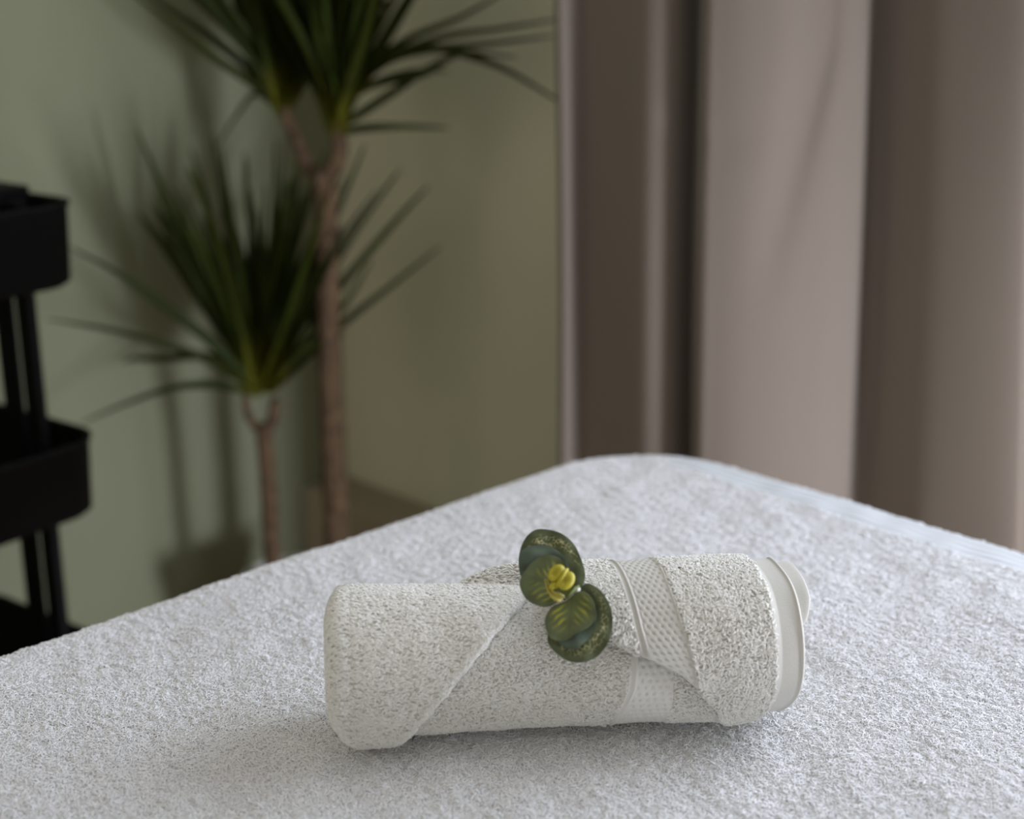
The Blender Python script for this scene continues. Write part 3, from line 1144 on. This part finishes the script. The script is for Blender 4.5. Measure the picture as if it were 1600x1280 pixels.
def crown(name, leaves, label):
    Vs, Qs, Cs, k_ = [], [], [], 0
    for v, q, c in leaves:
        Vs.append(v)
        Qs.append(q + k_)
        Cs.append(c)
        k_ += len(v)
    o = mesh_q(name, np.concatenate(Vs), np.concatenate(Qs), M_LEAF, plant, pigment=np.concatenate(Cs))
    o['label'] = label
    return o


def lcol():
    g = random.uniform(.75, 1.3)
    return (.020 * g + .006 * random.random(), .031 * g, .0035 * g)


LW_ = .0165
cl = []
for pts, dd in [
    ([(405, 612), (360, 585), (300, 553), (200, 522), (70, 498)], -.16),
    ([(405, 610), (385, 590), (335, 540), (258, 480), (180, 425), (106, 385)], -.13),
    ([(408, 618), (370, 608), (330, 602), (270, 607), (200, 630), (125, 662)], -.06),
    ([(400, 600), (350, 500), (300, 400), (255, 300), (213, 200)], .05),
    ([(402, 600), (380, 520), (345, 420), (320, 310), (298, 230)], .08),
    ([(404, 600), (378, 470), (352, 330), (332, 205)], .02),
    ([(410, 600), (405, 480), (392, 370), (381, 232)], .08),
    ([(415, 600), (428, 480), (430, 360), (430, 212)], .05),
    ([(420, 600), (440, 470), (455, 370), (468, 262)], -.05),
    ([(425, 600), (462, 490), (515, 360), (572, 222)], .10),
    ([(425, 602), (480, 490), (548, 372), (627, 262)], .12),
    ([(428, 604), (495, 495), (590, 378), (672, 288)], .12),
    ([(428, 610), (470, 568), (530, 512), (608, 450), (690, 384)], .10),
    ([(426, 605), (465, 560), (528, 492), (582, 405)], .06),
    ([(425, 610), (470, 560), (505, 535), (540, 520)], .02),
    ([(398, 600), (330, 560), (240, 562), (160, 555)], .16),
    ([(398, 596), (340, 500), (280, 400), (238, 320)], -.05),
    ([(398, 596), (348, 480), (300, 370), (268, 290)], .1),
]:
    cl.append(leaf(pts, PD - .03, PD - .03 + dd, LW_ * random.uniform(.9, 1.1), lcol(), random.uniform(-.5, .5)))
for i in range(62):
    g = math.radians(np.clip(random.gauss(-1, 15), -33, 30))
    L_ = random.uniform(250, 400) * (1 - .25 * abs(g))
    bx, by = 409 + 14 * math.sin(g) + random.uniform(-10, 12), 602 + random.uniform(-14, 14)
    bend = random.uniform(-.06, .16) * np.sign(g)
    pts = [(bx + t * L_ * math.sin(g + bend * t), by - t * L_ * math.cos(g + bend * t)) for t in (0, .25, .5, .75, 1)]
    cl.append(leaf(pts, PD - .03, PD - .03 + random.uniform(-.2, .17), LW_ * random.uniform(.8, 1.1), lcol(), random.uniform(-1, 1)))
crown('leaf_crown', cl, 'leaf crown on the shorter trunk')

ca_ = []
for pts, dd in [
    ([(440, 178), (425, 160), (395, 132), (330, 88), (262, 32), (195, -18)], -.05),
    ([(440, 170), (400, 120), (330, 60), (250, 5), (200, -40)], .08),
    ([(442, 165), (410, 95), (370, 35), (335, -20)], -.05),
    ([(440, 160), (405, 80), (378, 20), (355, -40)], .02),
    ([(438, 165), (400, 148), (368, 185), (338, 232)], .16),
]:
    ca_.append(leaf(pts, PD + .03, PD + .03 + dd, LW_, lcol(), random.uniform(-.5, .5)))
for i in range(70):
    g = math.radians(np.clip(random.gauss(-2, 22), -36, 36))
    L_ = random.uniform(260, 400)
    bx, by = 444 + random.uniform(-9, 9), 176 + random.uniform(-30, 6)
    bend = random.uniform(-.08, .2) * np.sign(g)
    pts = [(bx + t * L_ * math.sin(g + bend * t), by - t * L_ * math.cos(g + bend * t)) for t in (0, .25, .5, .75, 1)]
    ca_.append(leaf(pts, PD + .03, PD + .03 + random.uniform(-.2, .1), LW_ * random.uniform(.85, 1.1), lcol(), random.uniform(-1, 1)))
crown('leaf_crown', ca_, 'leaf crown on the left fork of the taller trunk')

cb = []
for pts, dd in [
    ([(535, 170), (570, 112), (640, 62), (720, 28), (810, -25)], -.06),
    ([(538, 165), (562, 130), (602, 95), (690, 60), (780, 46), (885, 28)], -.12),
    ([(538, 160), (600, 100), (668, 80), (760, 70), (868, 56)], -.10),
    ([(538, 165), (600, 102), (680, 78), (742, 92), (802, 116), (885, 166)], -.14),
    ([(540, 150), (600, 130), (660, 118), (720, 86), (810, 90)], -.08),
    ([(536, 195), (562, 180), (620, 142), (690, 96), (745, 78)], -.02),
    ([(536, 210), (560, 203), (620, 199), (702, 200)], .0),
    ([(536, 150), (570, 105), (612, 45), (655, -25)], .0),
    ([(534, 150), (560, 80), (590, 20), (610, -30)], -.05),
    ([(536, 160), (590, 130), (650, 112), (700, 112)], .12),
]:
    cb.append(leaf(pts, PD - .03, PD - .03 + dd, LW_, lcol(), random.uniform(-.5, .5)))
for i in range(85):
    g = math.radians(np.clip(random.gauss(-3, 16), -34, 34))
    L_ = random.uniform(260, 420)
    bx, by = 525 + random.uniform(-10, 12), 205 + random.uniform(-42, 6)
    bend = random.uniform(-.06, .18) * np.sign(g)
    pts = [(bx + t * L_ * math.sin(g + bend * t), by - t * L_ * math.cos(g + bend * t)) for t in (0, .25, .5, .75, 1)]
    cb.append(leaf(pts, PD - .03, PD - .03 + random.uniform(-.2, .12), LW_ * random.uniform(.85, 1.15), lcol(), random.uniform(-1, 1)))
crown('leaf_crown', cb, 'leaf crown on the right fork of the taller trunk')

# ------------------------------------------------------------------ trolley
az = math.radians(36)
TX = np.array([math.sin(az), math.cos(az), 0])       # long side, pointing away to the right
TY = np.array([-math.cos(az), math.sin(az), 0])      # short side, pointing away to the left
ctop = at(104, 322, 1.74)                            # foremost right corner of the top rim
TRL, TRW, TRR = .43, .33, .055
org = np.array([ctop[0], ctop[1], 0]) - TX * (TRL - TRR * .3) + TY * (-TRR * .3)
trolley = thing('utility_trolley', 'black metal three-tier trolley standing by the green wall', 'trolley', tuple(org + TX * TRL / 2 + TY * TRW / 2))


def rr_out(ins, n=10):
    r = max(TRR - ins, .005)
    pts = []
    for cx, cy, s in ((TRL - ins - r, TRW - ins - r, 0), (ins + r, TRW - ins - r, 1), (ins + r, ins + r, 2), (TRL - ins - r, ins + r, 3)):
        for t in np.linspace(0, math.pi / 2, n):
            g = s * math.pi / 2 + t
            pts.append(org + TX * (cx + r * math.cos(g)) + TY * (cy + r * math.sin(g)))
    return np.array(pts)


TIERS = (.862, .557, .252)
for zt_ in TIERS:
    ring = []
    H_ = .105
    for ins, z in ((.012, zt_ - H_), (.004, zt_ - H_ + .006), (.0, zt_ - .006), (-.003, zt_ - .004), (-.003, zt_), (.003, zt_), (.004, zt_ - .008), (.008, zt_ - H_ + .006), (.02, zt_ - H_ + .003)):
        q = rr_out(ins)
        q[:, 2] = z
        ring.append(q)
    n_o = len(ring[0])
    F = [tuple(q) for q in grid_quads(len(ring), n_o, True)] + [tuple(range(n_o))[::-1], tuple(range((len(ring) - 1) * n_o, len(ring) * n_o))]
    mesh_f('tray', np.concatenate(ring), F, M_BLACK, trolley)
for x in (TRL - .05, .05):
    for y in (.073, .120):
        V, F = obox(org + TX * x + TY * y + UP * .46, TX, TY, UP, .014, .028, .80)
        mesh_f('upright', V, F, M_BLACK, trolley, smooth=False, bevel=.003)
for x in (TRL - .05, .05):
    for y in (.06, TRW - .06):
        c_ = org + TX * x + TY * y
        V, Q = tube([c_ - TY * .011 + UP * .032, c_ + TY * .011 + UP * .032], [.032, .032], 20)
        wh = mesh_q('caster', V, Q, M_BLACK, trolley)
        V, F = obox(c_ + UP * .098, TX, TY, UP, .03, .034, .10)
        mesh_f('fork', V, F, M_BLACK, wh, smooth=False)

# what stands in the trolley
zf = TIERS[0] - .105 + .003


def bottle(name, c, r, h, m, mcap, label):
    t_ = thing(name, label, 'bottle', tuple(c))
    V_, Q_ = lathe([(.001, 0), (r * .92, 0), (r, .004), (r, h * .72), (r * .8, h * .8), (r * .38, h * .84), (r * .38, h * .88), (.001, h * .88)], c, 28)
    mesh_q('body', V_, Q_[:, ::-1], m, t_)
    V_, Q_ = lathe([(.001, h * .87), (r * .46, h * .87), (r * .46, h), (.001, h)], c, 20)
    mesh_q('cap', V_, Q_[:, ::-1], mcap, t_)
    return t_


M_DKBOT = mat('dark_glass', (.012, .011, .010), .25, .5)
M_AMB = mat('amber_glass', (.20, .075, .02), .25, .5)
cA = org + TX * .325 + TY * .115 + UP * zf
bottle('bottle', cA, .022, .145, M_DKBOT, M_BLACK, 'dark bottle standing in the top tray of the black trolley')
box = thing('storage_box', 'low black box in the top tray of the black trolley', 'box', tuple(org + TX * .385 + TY * .125 + UP * zf))
V, F = obox(org + TX * .385 + TY * .125 + UP * (zf + .052), TX, TY, UP, .055, .07, .104)
mesh_f('body', V, F, M_BLACK, box, smooth=False, bevel=.004)
V, F = obox(org + TX * .385 + TY * .125 + UP * (zf + .110), TX, TY, UP, .059, .074, .012)
mesh_f('lid', V, F, M_BLACK, box, smooth=False, bevel=.004)
cB = org + TX * .27 + TY * .055 + UP * (TIERS[1] - .105 + .003)
bottle('bottle', cB, .026, .095, M_AMB, M_AMB, 'amber bottle in the middle tray of the black trolley')
